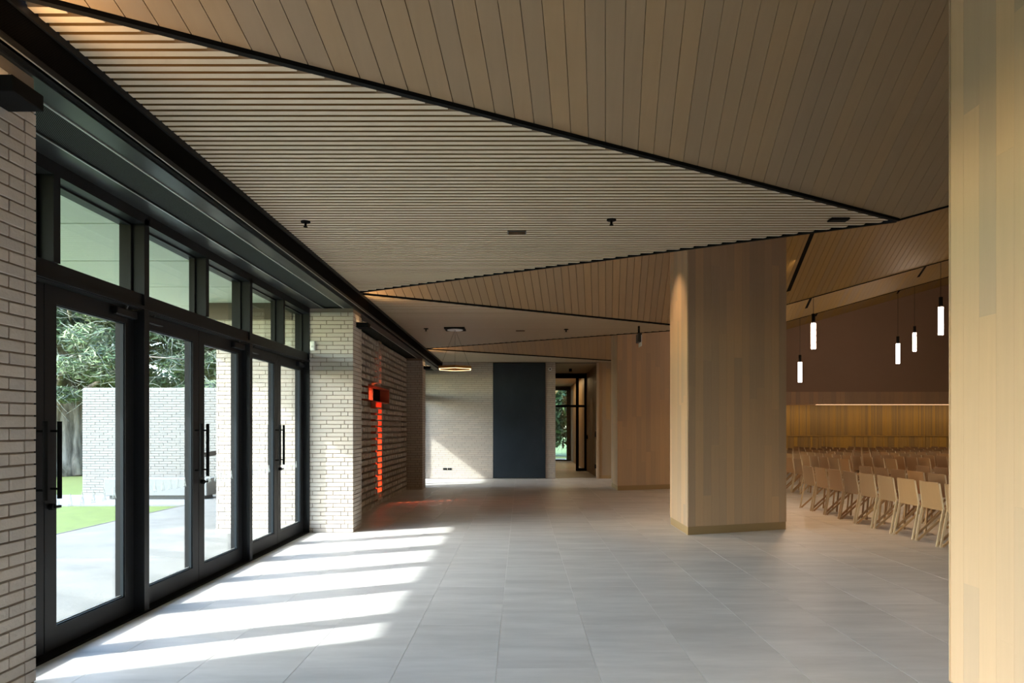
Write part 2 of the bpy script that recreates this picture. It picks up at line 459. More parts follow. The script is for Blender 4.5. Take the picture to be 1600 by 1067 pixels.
fr.box(bx0+0.03, SX+0.004, AY0-0.012, AY1+0.012, AZ1-0.012, AZ1); fr.box(bx0+0.03, SX+0.004, AY0, AY1, AZ0, AZ0+0.012)
fr.box(bx0+0.03, SX+0.004, AY0-0.012, AY0, AZ0, AZ1); fr.box(bx0+0.03, SX+0.004, AY1-0.012, AY1, AZ0, AZ1)
fr.build('red_lit_reveal', M['red_lit_brick'], screen)
for (ya, yb) in ((AY0, 13.42), (13.87, AY1)): box_obj('dark_panel', -3.02, -2.99, ya, yb, AZ0+0.012, AZ1-0.012, M['black_matt'], screen)
st = MB()
for z in (0.14,): st.box(bx0+0.03, bx1, CY-CW, CY+CW, z, z+0.01)
st.build('slot_sill', M['red_lit_brick'], screen)

# ------------------------------------------------------------------ glazed doors of bay 1
XF, XL, XG = -3.05, -3.135, -3.176            # mullion face, leaf face, glass
PAIRS = [(3.45, 5.54), (5.612, 7.70), (7.775, 9.86)]
ZD = 2.467
leaf_n = 0
def handle(parent, x, y, sgn):
    h = MB().tube([(x, y, 1.035), (x, y, 1.55)], 0.015, 10)
    for z in (1.10, 1.485): h.tube([(x, y, z), (x-sgn*0.075, y, z)], 0.008, 8)
    return h.build('pull_handle', M['black_matt'], parent, smooth=False)
def marking(parent, ya, yb):
    b = MB(); y = ya+0.07; x = XG+0.006
    while y < yb-0.07:
        for (w, z0, z1) in ((0.05, 0.955, 1.045), (0.026, 0.965, 1.01)):
            for s in (-1, 1): b.bar((x, y+s*w/2, z0), (x, y, z1), 0.0035, 0.002, up=(1, 0, 0))
            b.bar((x, y-w/2, z0), (x, y+w/2, z0), 0.0035, 0.002, up=(1, 0, 0))
        y += 0.13
    o = b.build('glass_marking', M['film'], parent); o['kind'] = 'stuff'
for (ya, yb) in PAIRS:
    ym = (ya+yb)/2
    for side, (a, b) in enumerate(((ya+0.006, ym-0.004), (ym+0.004, yb-0.006))):
        leaf_n += 1
        x0, x1 = XL-0.08, XL
        root = MB().box(x0, x1, a, a+0.115, 0.02, ZD-0.008)
        root.box(x0, x1, b-0.115, b, 0.02, ZD-0.008)
        root.box(x0, x1, a+0.115, b-0.115, 0.02, 0.165); root.box(x0, x1, a+0.115, b-0.115, ZD-0.125, ZD-0.008)
        d = struct('door_%d' % leaf_n, root, M['black'])
        box_obj('glass_pane', XG-0.004, XG+0.004, a+0.11, b-0.11, 0.16, ZD-0.12, M['glass'], d)
        g = MB(); q = 0.115
        for (p0, p1) in ((a+q, a+q+0.008), (b-q-0.008, b-q)): g.box(XG+0.004, XL-0.012, p0, p1, 0.165, ZD-0.125)
        g.box(XG+0.004, XL-0.012, a+q, b-q, 0.165, 0.173); g.box(XG+0.004, XL-0.012, a+q, b-q, ZD-0.133, ZD-0.125)
        g.build('glazing_bead', M['bead'], d)
        gg = MB().box(XG+0.004, XG+0.010, a+q+.008, b-q-.008, 0.173, 0.180); gg.build('gasket', M['gasket'], d)
        marking(d, a+0.11, b-0.11)
        if side == 0:
            handle(d, XL+0.058, b-0.07, 1)
            c0, c1 = a+0.02, a+0.30; arm = [(XL+0.05, a+0.16, ZD+0.02), (XL+0.07, a+0.50, ZD+0.025)]
        else:
            handle(d, XL+0.058, a+0.06, 1); handle(d, XL-0.08-0.055, a+0.06, -1)
            lk = MB().tube([(XL-0.01, a+0.05, 0.98), (XL+0.03, a+0.05, 0.98)], 0.022, 12)
            lk.box(XL+0.03, XL+0.045, a+0.045, a+0.10, 0.972, 0.988)
            lk.build('lock', M['black_matt'], d)
            c0, c1 = b-0.30, b-0.02; arm = [(XL+0.05, b-0.16, ZD+0.02), (XL+0.07, b-0.50, ZD+0.025)]
        cl = MB().chamfer(XL, XL+0.045, c0, c1, ZD-0.085, ZD-0.025, 0.006).build('door_closer', M['black'], d)
        MB().bar(arm[0], arm[1], 0.02, 0.008).tube([(XL+0.03, arm[0][1], ZD-0.03), (XL+0.05, arm[0][1], ZD+0.02)], 0.01, 8).build('closer_arm', M['gunmetal'], cl)
tn = 0
def trim(mb, m, **p):
    global tn
    tn += 1
    return struct('trim_%d' % tn, mb, m, **p)
# mullions, jambs, transom rail, head, threshold
for y0, y1 in ((3.405, 3.45), (5.54, 5.612), (7.70, 7.775), (9.86, 9.885)):
    trim(MB().box(XL-0.12, XF, y0, y1, 0, 3.21), M['black'])
trim(MB().box(XL-0.10, XF-0.02, 3.41, 9.88, ZD, 2.594), M['black'])
trim(MB().box(XL-0.10, XF+0.006, 3.41, 9.88, ZD+0.004, ZD+0.03), M['black'])
trim(MB().box(XL-0.14, XF, 3.41, 9.88, 3.165, 3.32), M['black'])
trim(MB().box(XL-0.16, XF, 3.41, 9.88, -0.03, 0.018), M['black_matt'])
wn_ = 0
for (ya, yb) in PAIRS:
    ym = (ya+yb)/2
    trim(MB().box(XL-0.06, XF, ym-0.033, ym+0.033, 2.594, 3.17), M['black'])
    for (a, b) in ((ya, ym-0.033), (ym+0.033, yb)):
        wn_ += 1
        fr = MB().box(XG-0.03, XG+0.025, a, a+0.018, 2.594, 3.165).box(XG-0.03, XG+0.025, b-0.018, b, 2.594, 3.165)
        fr.box(XG-0.03, XG+0.025, a, b, 2.594, 2.61).box(XG-0.03, XG+0.025, a, b, 3.15, 3.165)
        w = struct('window_%d' % wn_, fr, M['black'])
        box_obj('glass_pane', XG-0.004, XG+0.004, a+0.015, b-0.015, 2.605, 3.155, M['glass_green'], w)
# far bay (bay 3) and the bay behind the viewer: frames and glass
for (y0, y1, n) in ((17.41, 20.56, 3), (-3.59, 2.88, 6)):
    step = (y1-y0)/n
    for i in range(n+1):
        yy = min(max(y0+i*step, y0+0.06), y1-0.06)
        trim(MB().box(XL-0.12, XF, yy-0.06, yy+0.06, 0, 3.21), M['black'])
    trim(MB().box(XL-0.10, XF-0.01, y0, y1, 0.0, 0.15), M['black']); trim(MB().box(XL-0.10, XF, y0, y1, 2.40, 2.594), M['black'])
    trim(MB().box(XL-0.14, XF, y0, y1, 3.165, 3.32), M['black'])
    for i in range(n):
        wn_ += 1
        a, b = y0+i*step+0.05, y0+(i+1)*step-0.05
        fr = MB().box(XG-0.03, XG+0.025, a, a+0.07, 0.15, 2.40).box(XG-0.03, XG+0.025, b-0.07, b, 0.15, 2.40)
        w = struct('window_%d' % wn_, fr, M['black'])
        box_obj('glass_pane', XG-0.004, XG+0.004, a, b, 0.15, 2.40, M['glass'], w)
        box_obj('glass_pane', XG-0.004, XG+0.004, a, b, 2.594, 3.165, M['glass_green'], w)

# soffit over the glazing, grille, fascia
Y0, Y1 = -8.0, 20.6
trim(MB().box(-2.553, -2.41, Y0, Y1, 3.25, 3.30), M['gunmetal'])
trim(MB().box(-3.05, -2.862, Y0, Y1, 3.25, 3.30), M['gunmetal'])
trim(MB().box(-2.862, -2.553, Y0, Y1, 3.268, 3.30), M['perf'])
trim(MB().box(-2.566, -2.553, Y0, Y1, 3.243, 3.25).box(-2.866, -2.856, Y0, Y1, 3.245, 3.25), M['gasket'])
trim(MB().box(-2.41, -2.352, Y0, Y1, 3.262, 3.31), M['black_matt'])
trim(MB().box(-2.375, -2.352, Y0, Y1, 3.30, 3.46), M['perf_v'])
trim(MB().box(-2.37, -2.338, Y0, Y1, 3.462, 3.51).box(-2.37, -2.343, Y0, Y1, 3.262, 3.30), M['black'])
trim(MB().box(-2.3435, -2.3405, Y0, Y1, 3.258, 3.264), M['gasket'])
trim(MB().box(-3.3, -2.38, Y0, Y1, 3.30, 3.9), M['black_matt'])       # bulkhead body above

# ------------------------------------------------------------------ folded timber ceiling
MX, MY, HX, H = 0.278, 0.485, 3.62, 3.5
XE = -2.345
YK = [-7.44, -0.44, 6.56, 13.56, 20.56, 27.56]
n_up = Vector((-MX, MY, 1)).normalized()
def zF(k): return lambda x, y: H + MX*(x-HX) - MY*(y-YK[k])
def zG(k): return lambda x, y: H + MX*(x-HX) + MY*(y-YK[k])
def region_F(k, xmax=20.0):
    p = [(XE, YK[k]-3.5), (xmax, YK[k]-3.5), (xmax, YK[k]), (XE, YK[k])]
    return clip(p, -MX/MY, 1, YK[k]-HX*MX/MY)          # y <= Yk-(HX-x)*MX/MY
def region_G(k, xmax=20.0):
    p = [(XE, YK[k]), (xmax, YK[k]), (xmax, YK[k]+3.5), (XE, YK[k]+3.5)]
    return clip(p, -MX/MY, -1, -YK[k]-HX*MX/MY)
back = MB()
for k in range(len(YK)):
    for reg, zf in ((region_F(k), zF(k)), (region_G(k), zG(k))):
        if k == 5 and zf(0, 40) > 10: continue
        if k >= 4: reg = clip(reg, -1, 0, -2.3) if k == 5 else reg
        if len(reg) < 3: continue
        back.prism(reg, lambda x, y, f=zf: f(x, y)+0.024, lambda x, y, f=zf: f(x, y)+0.05)
    if k < 5:
        half = (HX-XE)*MX/MY
        back.prism([(XE, YK[k]-half), (HX, YK[k]), (XE, YK[k]+half)], 3.60, 3.625)
ceiling = struct('ceiling', back, M['backing'])
ex = Vector((1, 0, MX)).normalized()
dd = n_up.cross(ex).normalized()
if dd.y < 0: dd = -dd
def boards(k, regf, zf, s0, s1, single, m, pitch=0.122, gap=0.004, name='board', front=False):
    """strips across the facet, perpendicular to its eaves line, clipped to the facet"""
    reg = regf; joined = MB(); n_ = 0
    d2 = Vector((dd.x, dd.y if not front else -dd.y)); 
    nrm = Vector((d2.y, -d2.x)).normalized()      # horizontal normal of the strip direction
    w = pitch*abs(ex.x*nrm.x)                      # pitch measured across strips in plan
    nn = Vector((-MX, MY if not front else -MY, 1)).normalized()
    cmin = min(nrm.x*p[0]+nrm.y*p[1] for p in reg); cmax = max(nrm.x*p[0]+nrm.y*p[1] for p in reg)
    c = math.floor(cmin/w)*w
    while c < cmax:
        p = clip(clip(reg, nrm.x, nrm.y, c+w-gap), -nrm.x, -nrm.y, -(c))
        if len(p) >= 3:
            pts = [Vector((x, y, zf(x, y))) for x, y in p]
            cx = sum(q.x for q in pts)/len(pts); cy = sum(q.y for q in pts)/len(pts)
            if single and s0 < cx < s1:
                MB().extrude(pts, nn*0.016).build(name, M['warm_lit_board'] if cx > 3.9 else m, ceiling); n_ += 1
            else: joined.extrude(pts, nn*0.016)
        c += w
    if joined.v:
        o = joined.build(name, m, ceiling); o['kind'] = 'stuff'
    return n_
cnt = 0
for k in range(len(YK)):
    reg = region_F(k)
    if k == 5: reg = clip(reg, -1, 0, -4.0)
    if k <= 1: boards(k, reg, zF(k), 0, 0, False, M['board'])
    elif k == 2: cnt += boards(k, reg, zF(k), XE, 4.6, True, M['board'])
    elif k == 3: cnt += boards(k, reg, zF(k), XE, 9.2, True, M['board'], gap=0.007)
    else: boards(k, clip(reg, 1, 0, 3.7), zF(k), 0, 0, False, M['board']) if k < 5 else 0; boards(k, clip(reg, -1, 0, -3.7), zF(k), 0, 0, False, M['warm_lit_board'])
    if k < 5: boards(k, region_G(k), zG(k), 0, 0, False, M['board'], front=True)
# slatted flat triangles
half = (HX-XE)*MX/MY
PITCH, SW = 0.076, 0.050
M['slat_side_shade'] = mat('slat_side_shade', (0.20, 0.115, 0.035), 0.7)  # slat sides are the same oak; shade between slats is put into this colour
def shade_sides(o):
    me = o.data; me.materials.append(M['slat_side_shade'])
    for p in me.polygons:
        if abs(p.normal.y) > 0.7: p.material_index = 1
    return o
for k in (1, 2, 3, 4):
    joined = MB(); y = YK[k]-half+0.02
    while y+SW < YK[k]+half:
        if k == 4 and y > 20.5: break
        dy = max(abs(y-YK[k]), abs(y+SW-YK[k]))
        xe = HX-dy*MY/MX
        if xe-XE > 0.05:
            if k == 2: shade_sides(box_obj('slat', XE, xe, y, y+SW, H, H+0.04, M['slat'], ceiling))
            else: joined.box(XE, xe, y, y+SW, H, H+0.04)
        y += PITCH
    if joined.v:
        o = shade_sides(joined.build('slat', M['slat'], ceiling)); o['kind'] = 'stuff'
# black shadow trims along every fold
tb = MB()
for k in range(len(YK)):
    if k < 5:
        tb.bar((XE, YK[k]-half-0.01, H+0.018), (HX, YK[k]-0.01, H+0.018), 0.04, 0.055)
        tb.bar((XE, YK[k]+half+0.01, H+0.018), (HX, YK[k]+0.01, H+0.018), 0.04, 0.055)
    tb.bar((HX-0.01, YK[k], H+0.016), (20, YK[k], H+0.016+MX*(20-HX)), 0.035, 0.05)
o = trim(tb, M['black_matt'])
# recessed dark light slots in the hall facets
for k in (3, 4, 5):
    for xs in (4.88, 8.15, 11.45, 14.7):
        ya, yb = (YK[k]-2.6, YK[k]-0.45)
        f = zF(k); m_ = MB()
        d = dd.x/dd.y
        for (u0, u1, dn) in ((-0.04, 0.04, -0.004),):
            pts = [(xs+u0, ya), (xs+u1, ya), (xs+u1+d*(yb-ya), yb), (xs+u0+d*(yb-ya), yb)]
            m_.prism(pts, lambda x, y: f(x, y)+dn, lambda x, y: f(x, y)+0.012)
        trim(m_, M['black_matt'])

# ------------------------------------------------------------------ room shell
struct('wall_near', MB().box(-3.3, 20.3, -8.3, -8.0, 0, 9.5), M['oak_wall'])
struct('wall_right', MB().box(20.0, 20.3, -8, 29.2, 0, 10.5), M['brown_wall'])
struct('wall_left', MB().box(-3.3, -3.0, -8, -4.13, 0, 3.3), M['brick'])
# back wall at Y=20.6: brick part
bw = MB().box(-3.3, -0.83, 20.61, 20.9, 0, 4.2).box(0.753, 1.06, 20.61, 20.9, 0, 4.2).box(-0.84, 0.76, 20.70, 20.9, 0, 4.2).box(1.05, 2.36, 20.65, 20.85, 3.49, 4.2)
wall_back = struct('wall_back', bw, M['mortar'])
bb = MB()
for (xa, xb) in ((-3.05, -0.83), (0.765, 1.06)):
    for r_ in range(int(3.55/COURSE)):
        z = 0.02+r_*COURSE; x = xa - [0.0, 0.19, 0.10][r_ % 3] - (0.05 if r_ % 5 == 3 else 0)
        while x < xb:
            x2 = min(x+0.29, xb); x1 = max(x, xa)
            if x2-x1 > 0.02: bb.box(x1, x2, 20.6+random.uniform(-.002, .002), 20.67, z, z+BH)
            x += 0.2965
bricks = bb.build('brick', M['brick'], wall_back); bricks['kind'] = 'stuff'
for (x, y) in ((-0.83, 20.6),): pass
# steel door
dr = MB().chamfer(-0.82, 0.755, 20.575, 20.62, 0.02, 3.49, 0.004)
d7 = struct('door_%d' % (leaf_n+1), dr, M['steel_blue'])
MB().box(0.683, 0.693, 20.560, 20.578, 1.08, 1.56).build('pull_handle', M['gunmetal'], d7)
# timber lining right of the passage and passage itself
def staves_wall(name, x0, x1, y, z0, z1, m, parent, w=0.12, lo=0.9, hi=2.4, into=0.02):
    b = MB(); x = x0
    while x < x1-0.01:
        x2 = min(x+w, x1); z = z0
        while z < z1-0.01:
            zz = min(z+random.uniform(lo, hi), z1); b.box(x+0.0008, x2-0.0008, y, y+into, z, zz-0.001); z = zz
        x = x2
    o = b.build(name, m, parent); o['kind'] = 'stuff'
    return o
tw = struct('wall_far_timber', MB().box(2.35, 4.6, 20.625, 20.9, 0, 4.6), M['oak_wall'])
tw.name = 'wall_back_right'
staves_wall('stave', 2.35, 4.6, 20.60, 0.10, 4.5, M['oak_wall'], tw)
box_obj('skirting', 2.35, 4.6, 20.595, 20.62, 0, 0.10, M['stave_base'], tw)
box_obj('jamb_lining', 2.30, 2.37, 20.57, 20.66, 0, 3.49, M['stave'], tw)
struct('wall_hall_left', MB().box(4.5, 4.7, 20.9, 29.2, 0, 6), M['oak_wall'])
pw = struct('wall_passage_right', MB().box(2.37, 2.6, 20.8, 34.5, 0, 3.6), M['oak_wall'])
struct('wall_passage_left', MB().box(0.80, 1.0, 20.9, 34.5, 0, 3.6), M['oak_wall'])
struct('ceiling_passage', MB().box(0.8, 2.6, 20.85, 34.5, 3.49, 3.6), M['oak_wall'])
struct('floor_passage', MB().box(0.8, 2.6, 32.0, 34.5, -0.12, 0.0), M['tile'])
b = MB()
for yy in (21.0, 22.1, 23.2): b.box(2.355, 2.37, yy, yy+1.06, 0.02, 3.45)
for yy in (24.4, 25.9, 27.4, 28.9, 30.4): b.box(2.355, 2.37, yy, yy+1.46, 0.02, 3.45)
b.build('panel', M['oak_wall'], pw)
kb = MB()
for yy, z in ((21.05, 1.25), (21.05, 0.28), (23.8, 1.15), (20.95, 1.3)): kb.box(2.30, 2.36, yy, yy+0.05, z, z+0.13)
kb.build('door_furniture', M['black_matt'], pw)
# glazed screen across the passage
def screen_frame(n_, y, members, top):
    mb = MB()
    for (xa, xb, za, zb) in members: mb.box(xa, xb, y, y+0.07, za, zb)
    w = struct('window_%d' % n_, mb, M['black_matt'])
    box_obj('glass_pane', 1.02, 2.36, y+0.03, y+0.04, 0.08, top, M['glass'], w)
    return w
screen_frame(wn_+1, 24.3, [(1.0, 2.37, 3.30, 3.48), (1.0, 2.37, 2.27, 2.35), (1.98, 2.08, 0.0, 3.4), (2.28, 2.37, 0, 3.4), (2.0, 2.37, 0, 0.10), (1.0, 1.08, 0, 3.4)], 3.4)
screen_frame(wn_+2, 32.0, [(1.0, 2.37, 3.30, 3.49), (2.17, 2.37, 0, 3.4), (1.0, 1.08, 0, 3.4), (1.0, 2.37, 0, 0.06)], 3.3)
wn_ += 2
# hall rear wall: upper plaster, timber bulkhead, recess, golden slats, dado
hb_ = struct('wall_hall_back', MB().box(4.5, 20.2, 27.5, 27.75, 2.99, 10.5).box(4.5, 20.2, 28.9, 29.1, 0, 3.2), M['brown_wall'])
bk = MB(); x = 4.6
while x < 20:
    bk.box(x+0.002, x+0.178, 27.46, 27.52, 2.48, 2.99); x += 0.18
bk.box(4.6, 20, 27.52, 28.9, 2.50, 2.56)
o = bk.build('bulkhead_board', M['stave'], hb_); o['kind'] = 'stuff'
gs = MB(); x = 4.6
while x < 20: gs.box(x+0.006, x+0.054, 28.80, 28.84, 1.22, 2.5); x += 0.06
gs.box(4.6, 20, 28.84, 28.9, 1.2, 2.5)
o = gs.build('wall_slat', M['golden'], hb_); o['kind'] = 'stuff'
ds = MB(); x = 4.6
while x < 20:
    w = random.choice((0.06, 0.09, 0.12, 0.15)); ds.box(x+0.003, x+w-0.003, 28.76+random.uniform(-0.01, 0.01), 28.85, 0.1, 1.19); x += w
ds.box(4.6, 20, 28.74, 28.85, 1.19, 1.22)
o = ds.build('dado_board', M['golden'], hb_); o['kind'] = 'stuff'
box_obj('led_strip', 11.9, 19.9, 27.455, 27.50, 2.468, 2.478, mat('led_strip', (1, 0.8, 0.6), 0.5, emit=(1.0, 0.6, 0.32), estr=1.2), hb_)
area('bulkhead_light', (12.3, 28.0, 2.44), (12.3, 28.75, 1.0), 24, (1.0, 0.72, 0.42), 15, 0.08)

# ------------------------------------------------------------------ timber columns
def timber_column(label, y0, single, parts=('front', 'left')):
    xl, xr, dep = 2.36, 3.97, 1.12
    P = [Vector((xl, y0)), Vector((xr, y0+0.55)), Vector((xr, y0+0.57+0.02)), Vector((xl, y0+dep))]
    zt = {}
    def ctop(x, y):
        best = H
        for k in range(len(YK)):
            if abs(y-YK[k]) <= 3.5: best = max(H, H+MX*(x-HX)+MY*abs(y-YK[k]))
        return best+0.02
    cx = sum(p.x for p in P)/4; cy = sum(p.y for p in P)/4
    inner = [(cx+(p.x-cx)*0.975, cy+(p.y-cy)*0.955) for p in P]
    root = MB().prism(inner, 0, lambda x, y: ctop(x, y)).build('timber_column', M['backing'])
    tag(root, label, 'column', 'oak clad columns')
    joined = MB()
    for fi in range(4):
        a, b = P[fi], P[(fi+1) % 4]; L = (b-a).length; t = (b-a)/L; nrm = Vector((t.y, -t.x))   # outward
        n = max(1, round(L/0.128)); w = L/n
        for i in range(n):
            p = a+t*(i*w); q = a+t*((i+1)*w); z = 0.115
            top = min(ctop(p.x, p.y), ctop(q.x, q.y))
            first = True
            while z < top-0.02:
                zz = z+(random.uniform(0.3, 2.2) if first else random.uniform(1.2, 2.6)); first = False
                if top-zz < 0.4: zz = top
                e = t*0.0004
                pts = [(p.x+e.x, p.y+e.y), (q.x-e.x, q.y-e.y), (q.x-e.x-nrm.x*0.018, q.y-e.y-nrm.y*0.018), (p.x+e.x-nrm.x*0.018, p.y+e.y-nrm.y*0.018)]
                vis_face = fi == 0 or fi == 3
                tgt = MB() if (single and vis_face) else joined
                tgt.prism(pts, z+0.0004, zz)
                if tgt is not joined: tgt.build('stave', M['stave'], root)
                z = zz
    if joined.v:
        o = joined.build('stave', M['stave'], root); o['kind'] = 'stuff'
    sk = [(cx+(p.x-cx)*0.99, cy+(p.y-cy)*0.985) for p in P]
    MB().prism(sk, 0, 0.113).build('skirting', M['stave_base'], root)
    return root
timber_column('oak clad column filling the right edge of the view, nearest', 2.64, True)
timber_column('wide oak clad column in the middle of the hall edge, beside the chairs', 9.64, True)
timber_column('oak clad column furthest away, near the dark steel door', 16.60, True)
timber_column('oak clad column behind the viewer', -4.36, False)

# ------------------------------------------------------------------ fixtures
for i, (y, lab) in enumerate(((3.125, 'black box wall light on the nearest brick pier at left edge'),
                              (10.15, 'black box wall light on the pier beside the brick screen'),
                              (17.15, 'black box wall light on the furthest brick pier'))):
    b = MB().chamfer(-2.418, -2.25, y-0.1, y+0.1, 2.996, 3.072, 0.004).build('wall_light', M['black_matt'])
    tag(b, lab, 'wall light', 'black wall lights on the brick piers')
    box_obj('lens', -2.40, -2.27, y-0.08, y+0.08, 3.072, 3.075, mat('uplight_lens', (1, .9, .8), emit=WARM, estr=1.5), b)
    spot('uplight', (-2.29, y, 3.10), (-1.75, y+0.2, 3.75), 7, (1.0, 0.6, 0.25), 110, 0.8, 0.02)

# hexagonal pendant
hx = thing('hexagon_pendant', 'hexagonal brass ring pendant hanging on thin cables in front of the white brick wall', 'pendant light', (-1.30, 13.6, 2.677))
def hexring(r0, r1, z0, z1, rot=0.09):
    b = MB(); pin = []; pout = []
    for k in range(6):
        a = -PI/2+rot+k*PI/3
        pin.append((r0*math.cos(a), r0*math.sin(a))); pout.append((r1*math.cos(a), r1*math.sin(a)))
    for k in range(6):
        q = (k+1) % 6
        b.prism([pin[k], pout[k], pout[q], pin[q]], z0, z1)
    return b
hexring(0.335, 0.37, 0.012, 0.062).build('ring', M['brass'], hx)
hexring(0.344, 0.362, 0.004, 0.012).build('light_strip', M['led'], hx)
for k in range(3):
    a = -PI/2+0.09+k*2*PI/3
    MB().tube([(0.35*math.cos(a), 0.35*math.sin(a), 0.06), (0.0, 0.0, 0.80)], 0.0022, 5).build('cable', M['black_matt'], hx)
rose = MB().box(-0.20, 0.20, -0.20, 0.20, 0.795, 0.823).build('ceiling_rose', M['black_matt'], hx)
MB().tube([(0, 0, 0.785), (0, 0, 0.797)], 0.155, 28).build('white_disc', M['white'], rose)

# hall tube pendants
def tube_lamp(px, pyb, pyt, Y, label):
    x = (px-813)*Y/1066.7; zb = 1.5+(670-pyb)*Y/1066.7; zt = 1.5+(670-pyt)*Y/1066.7
    L = zt-zb
    t = thing('tube_pendant', label, 'pendant light', (x, Y, zb), 0, 'glowing tube pendants over the chairs')
    r = 0.05
    MB().tube([(0, 0, 0), (0, 0, L)], r, 16).build('glowing_tube', M['tube'], t)
    MB().tube([(0, 0, L), (0, 0, L+0.22)], r*0.8, 14).build('lamp_holder', M['black_matt'], t)
    best = H
    for k in range(len(YK)):
        if abs(Y-YK[k]) <= 3.5: best = H+MX*(x-HX)+MY*abs(Y-YK[k])
    MB().tube([(0, 0, L+0.21), (0, 0, best-zb)], 0.006, 6).build('cable', M['gunmetal'], t)
    return t
tube_lamp(1271, 545, 505, 16.0, 'tube pendant second from left, hanging higher beside the column')
tube_lamp(1250, 597, 566, 20.6, 'leftmost and lowest tube pendant, close to the wide column')
tube_lamp(1403, 568, 537, 20.6, 'tube pendant in the middle of the hall view, third from left')
tube_lamp(1429, 549, 520, 22.8, 'smallest tube pendant, fourth from left')
tube_lamp(1470, 523, 480, 14.9, 'rightmost and highest tube pendant beside the right-hand column')

# ceiling devices
def sprinkler(x, y, label):
    b = MB().tube([(0, 0, 0), (0, 0, -0.012)], 0.045, 14).tube([(0, 0, -0.012), (0, 0, -0.05)], 0.012, 8).tube([(0, 0, -0.05), (0, 0, -0.055)], 0.02, 10)
    o = b.build('sprinkler', M['black_matt'], loc=(x, y, H)); tag(o, label, 'sprinkler', 'sprinkler heads in the slatted ceiling')
sprinkler(-2.07, 6.58, 'dark sprinkler head in the near slatted ceiling, beside the black fascia')
sprinkler(0.87, 6.52, 'dark sprinkler head in the middle of the near slatted ceiling')
sprinkler(-1.88, 13.6, 'small sprinkler head left of the hexagonal pendant mount')
sprinkler(0.92, 13.7, 'small sprinkler head in the far slatted ceiling, right of the pendant')
b = MB().chamfer(-0.09, 0.09, -0.05, 0.05, -0.02, 0, 0.006)
tag(b.build('smoke_detector', M['black_matt'], loc=(3.03, 6.50, H)), 'flat dark detector at the right tip of the near slatted ceiling', 'detector')
b = MB().box(-0.095, 0.095, -0.06, 0.06, -0.008, 0.0)
o = b.build('ceiling_vent', M['gunmetal'], loc=(-0.035, 6.95, H)); tag(o, 'small rectangular dark grille in the near slatted ceiling', 'vent')
sl = MB()
for i in range(6): sl.box(-0.085, 0.085, -0.05+i*0.018, -0.04+i*0.018, -0.011, -0.008)
q = sl.build('fin', M['backing'], o); q['kind'] = 'stuff'
b = MB().box(-0.09, 0.09, -0.05, 0.05, -0.008, 0.0)
o = b.build('ceiling_vent', M['backing'], loc=(0.0, 13.9, H)); tag(o, 'tiny rectangular grille in the far slatted ceiling', 'vent')
# hanging exit sign seen edge on
es = thing('exit_sign', 'narrow hanging emergency sign seen edge on, between the two oak columns', 'sign', (2.31, 13.3, 3.22))
MB().chamfer(-0.035, 0.035, -0.14, 0.14, -0.04, 0.13, 0.006).build('housing', M['gunmetal'], es)
MB().box(0.02, 0.03, -0.16, 0.16, -0.12, 0.09).build('lit_panel', M['white'], es)
MB().tube([(0, 0, 0.12), (0, 0, 0.28)], 0.02, 10).build('bracket', M['black_matt'], es)
# white sensor on the middle pier
b = MB().chamfer(-0.035, 0.035, -0.05, 0.0, -0.07, 0.07, 0.012)
o = b.build('motion_sensor', M['white'], loc=(-2.995, 9.878, 2.70)); tag(o, 'small white sensor box where the middle brick pier meets the glazing', 'sensor')
MB().box(-0.015, 0.015, -0.054, -0.05, -0.03, 0.0).build('lens', M['gasket'], o)
# camera dome by the steel door
o = MB().tube([(0, 0, 0), (0, -0.05, 0)], 0.055, 18).build('security_camera', M['white'], loc=(0.895, 20.598, 3.30)); tag(o, 'white round camera high on the narrow brick strip beside the steel door', 'camera')
MB().tube([(0, -0.05, 0), (0, -0.075, -0.005), (0, -0.09, -0.01)], [0.022, 0.02, 0.01], 12).build('dome', M['black_matt'], o)
# power outlets
for i, x in enumerate((-2.27, -2.13)):
    o = MB().chamfer(-0.06, 0.06, -0.008, 0, -0.035, 0.035, 0.003).build('power_outlet', M['gunmetal'], loc=(x, 20.598, 0.29))
    tag(o, ('left' if i == 0 else 'right')+' one of two grey power outlets low on the sunlit brick wall', 'outlet', 'power outlets on the back wall')
    MB().box(-0.045, -0.01, -0.010, -0.008, -0.02, 0.02).box(0.01, 0.045, -0.010, -0.008, -0.02, 0.02).build('socket', M['black_matt'], o)
# passage ceiling light
o = MB().tube([(0, 0, 0), (0, 0, -0.09)], 0.05, 14).build('passage_downlight', M['black_matt'], loc=(1.66, 22.6, 3.49)); tag(o, 'black cylinder downlight in the ceiling of the back passage', 'downlight')
area('passage_light', (1.7, 28.0, 3.44), (1.7, 28.0, 0), 20, WARM, 0.5, 4.0)
spot('passage_spot', (1.66, 22.6, 3.38), (1.7, 22.9, 0), 5, WARM, 80)

# hall and column lighting (recessed lamps in the slots of the hall ceiling)
for k in (3, 4):
    for xs in (4.95, 8.2, 11.5, 14.8):
        f = zF(k); yy = YK[k]-1.4
        spot('slot_light', (xs, yy, f(xs, yy)-0.03), (xs, yy-0.1, 0), 44, WARM, 150, 0.8)
spot('column_spot', (1.55, 10.2, 4.45), (2.34, 10.2, 2.4), 60, WARM, 66, 1.0)
spot('column_spot', (4.9, 12.0, 4.6), (4.9, 11.2, 0.0), 130, (1.0, 0.6, 0.3), 78, 1.0)

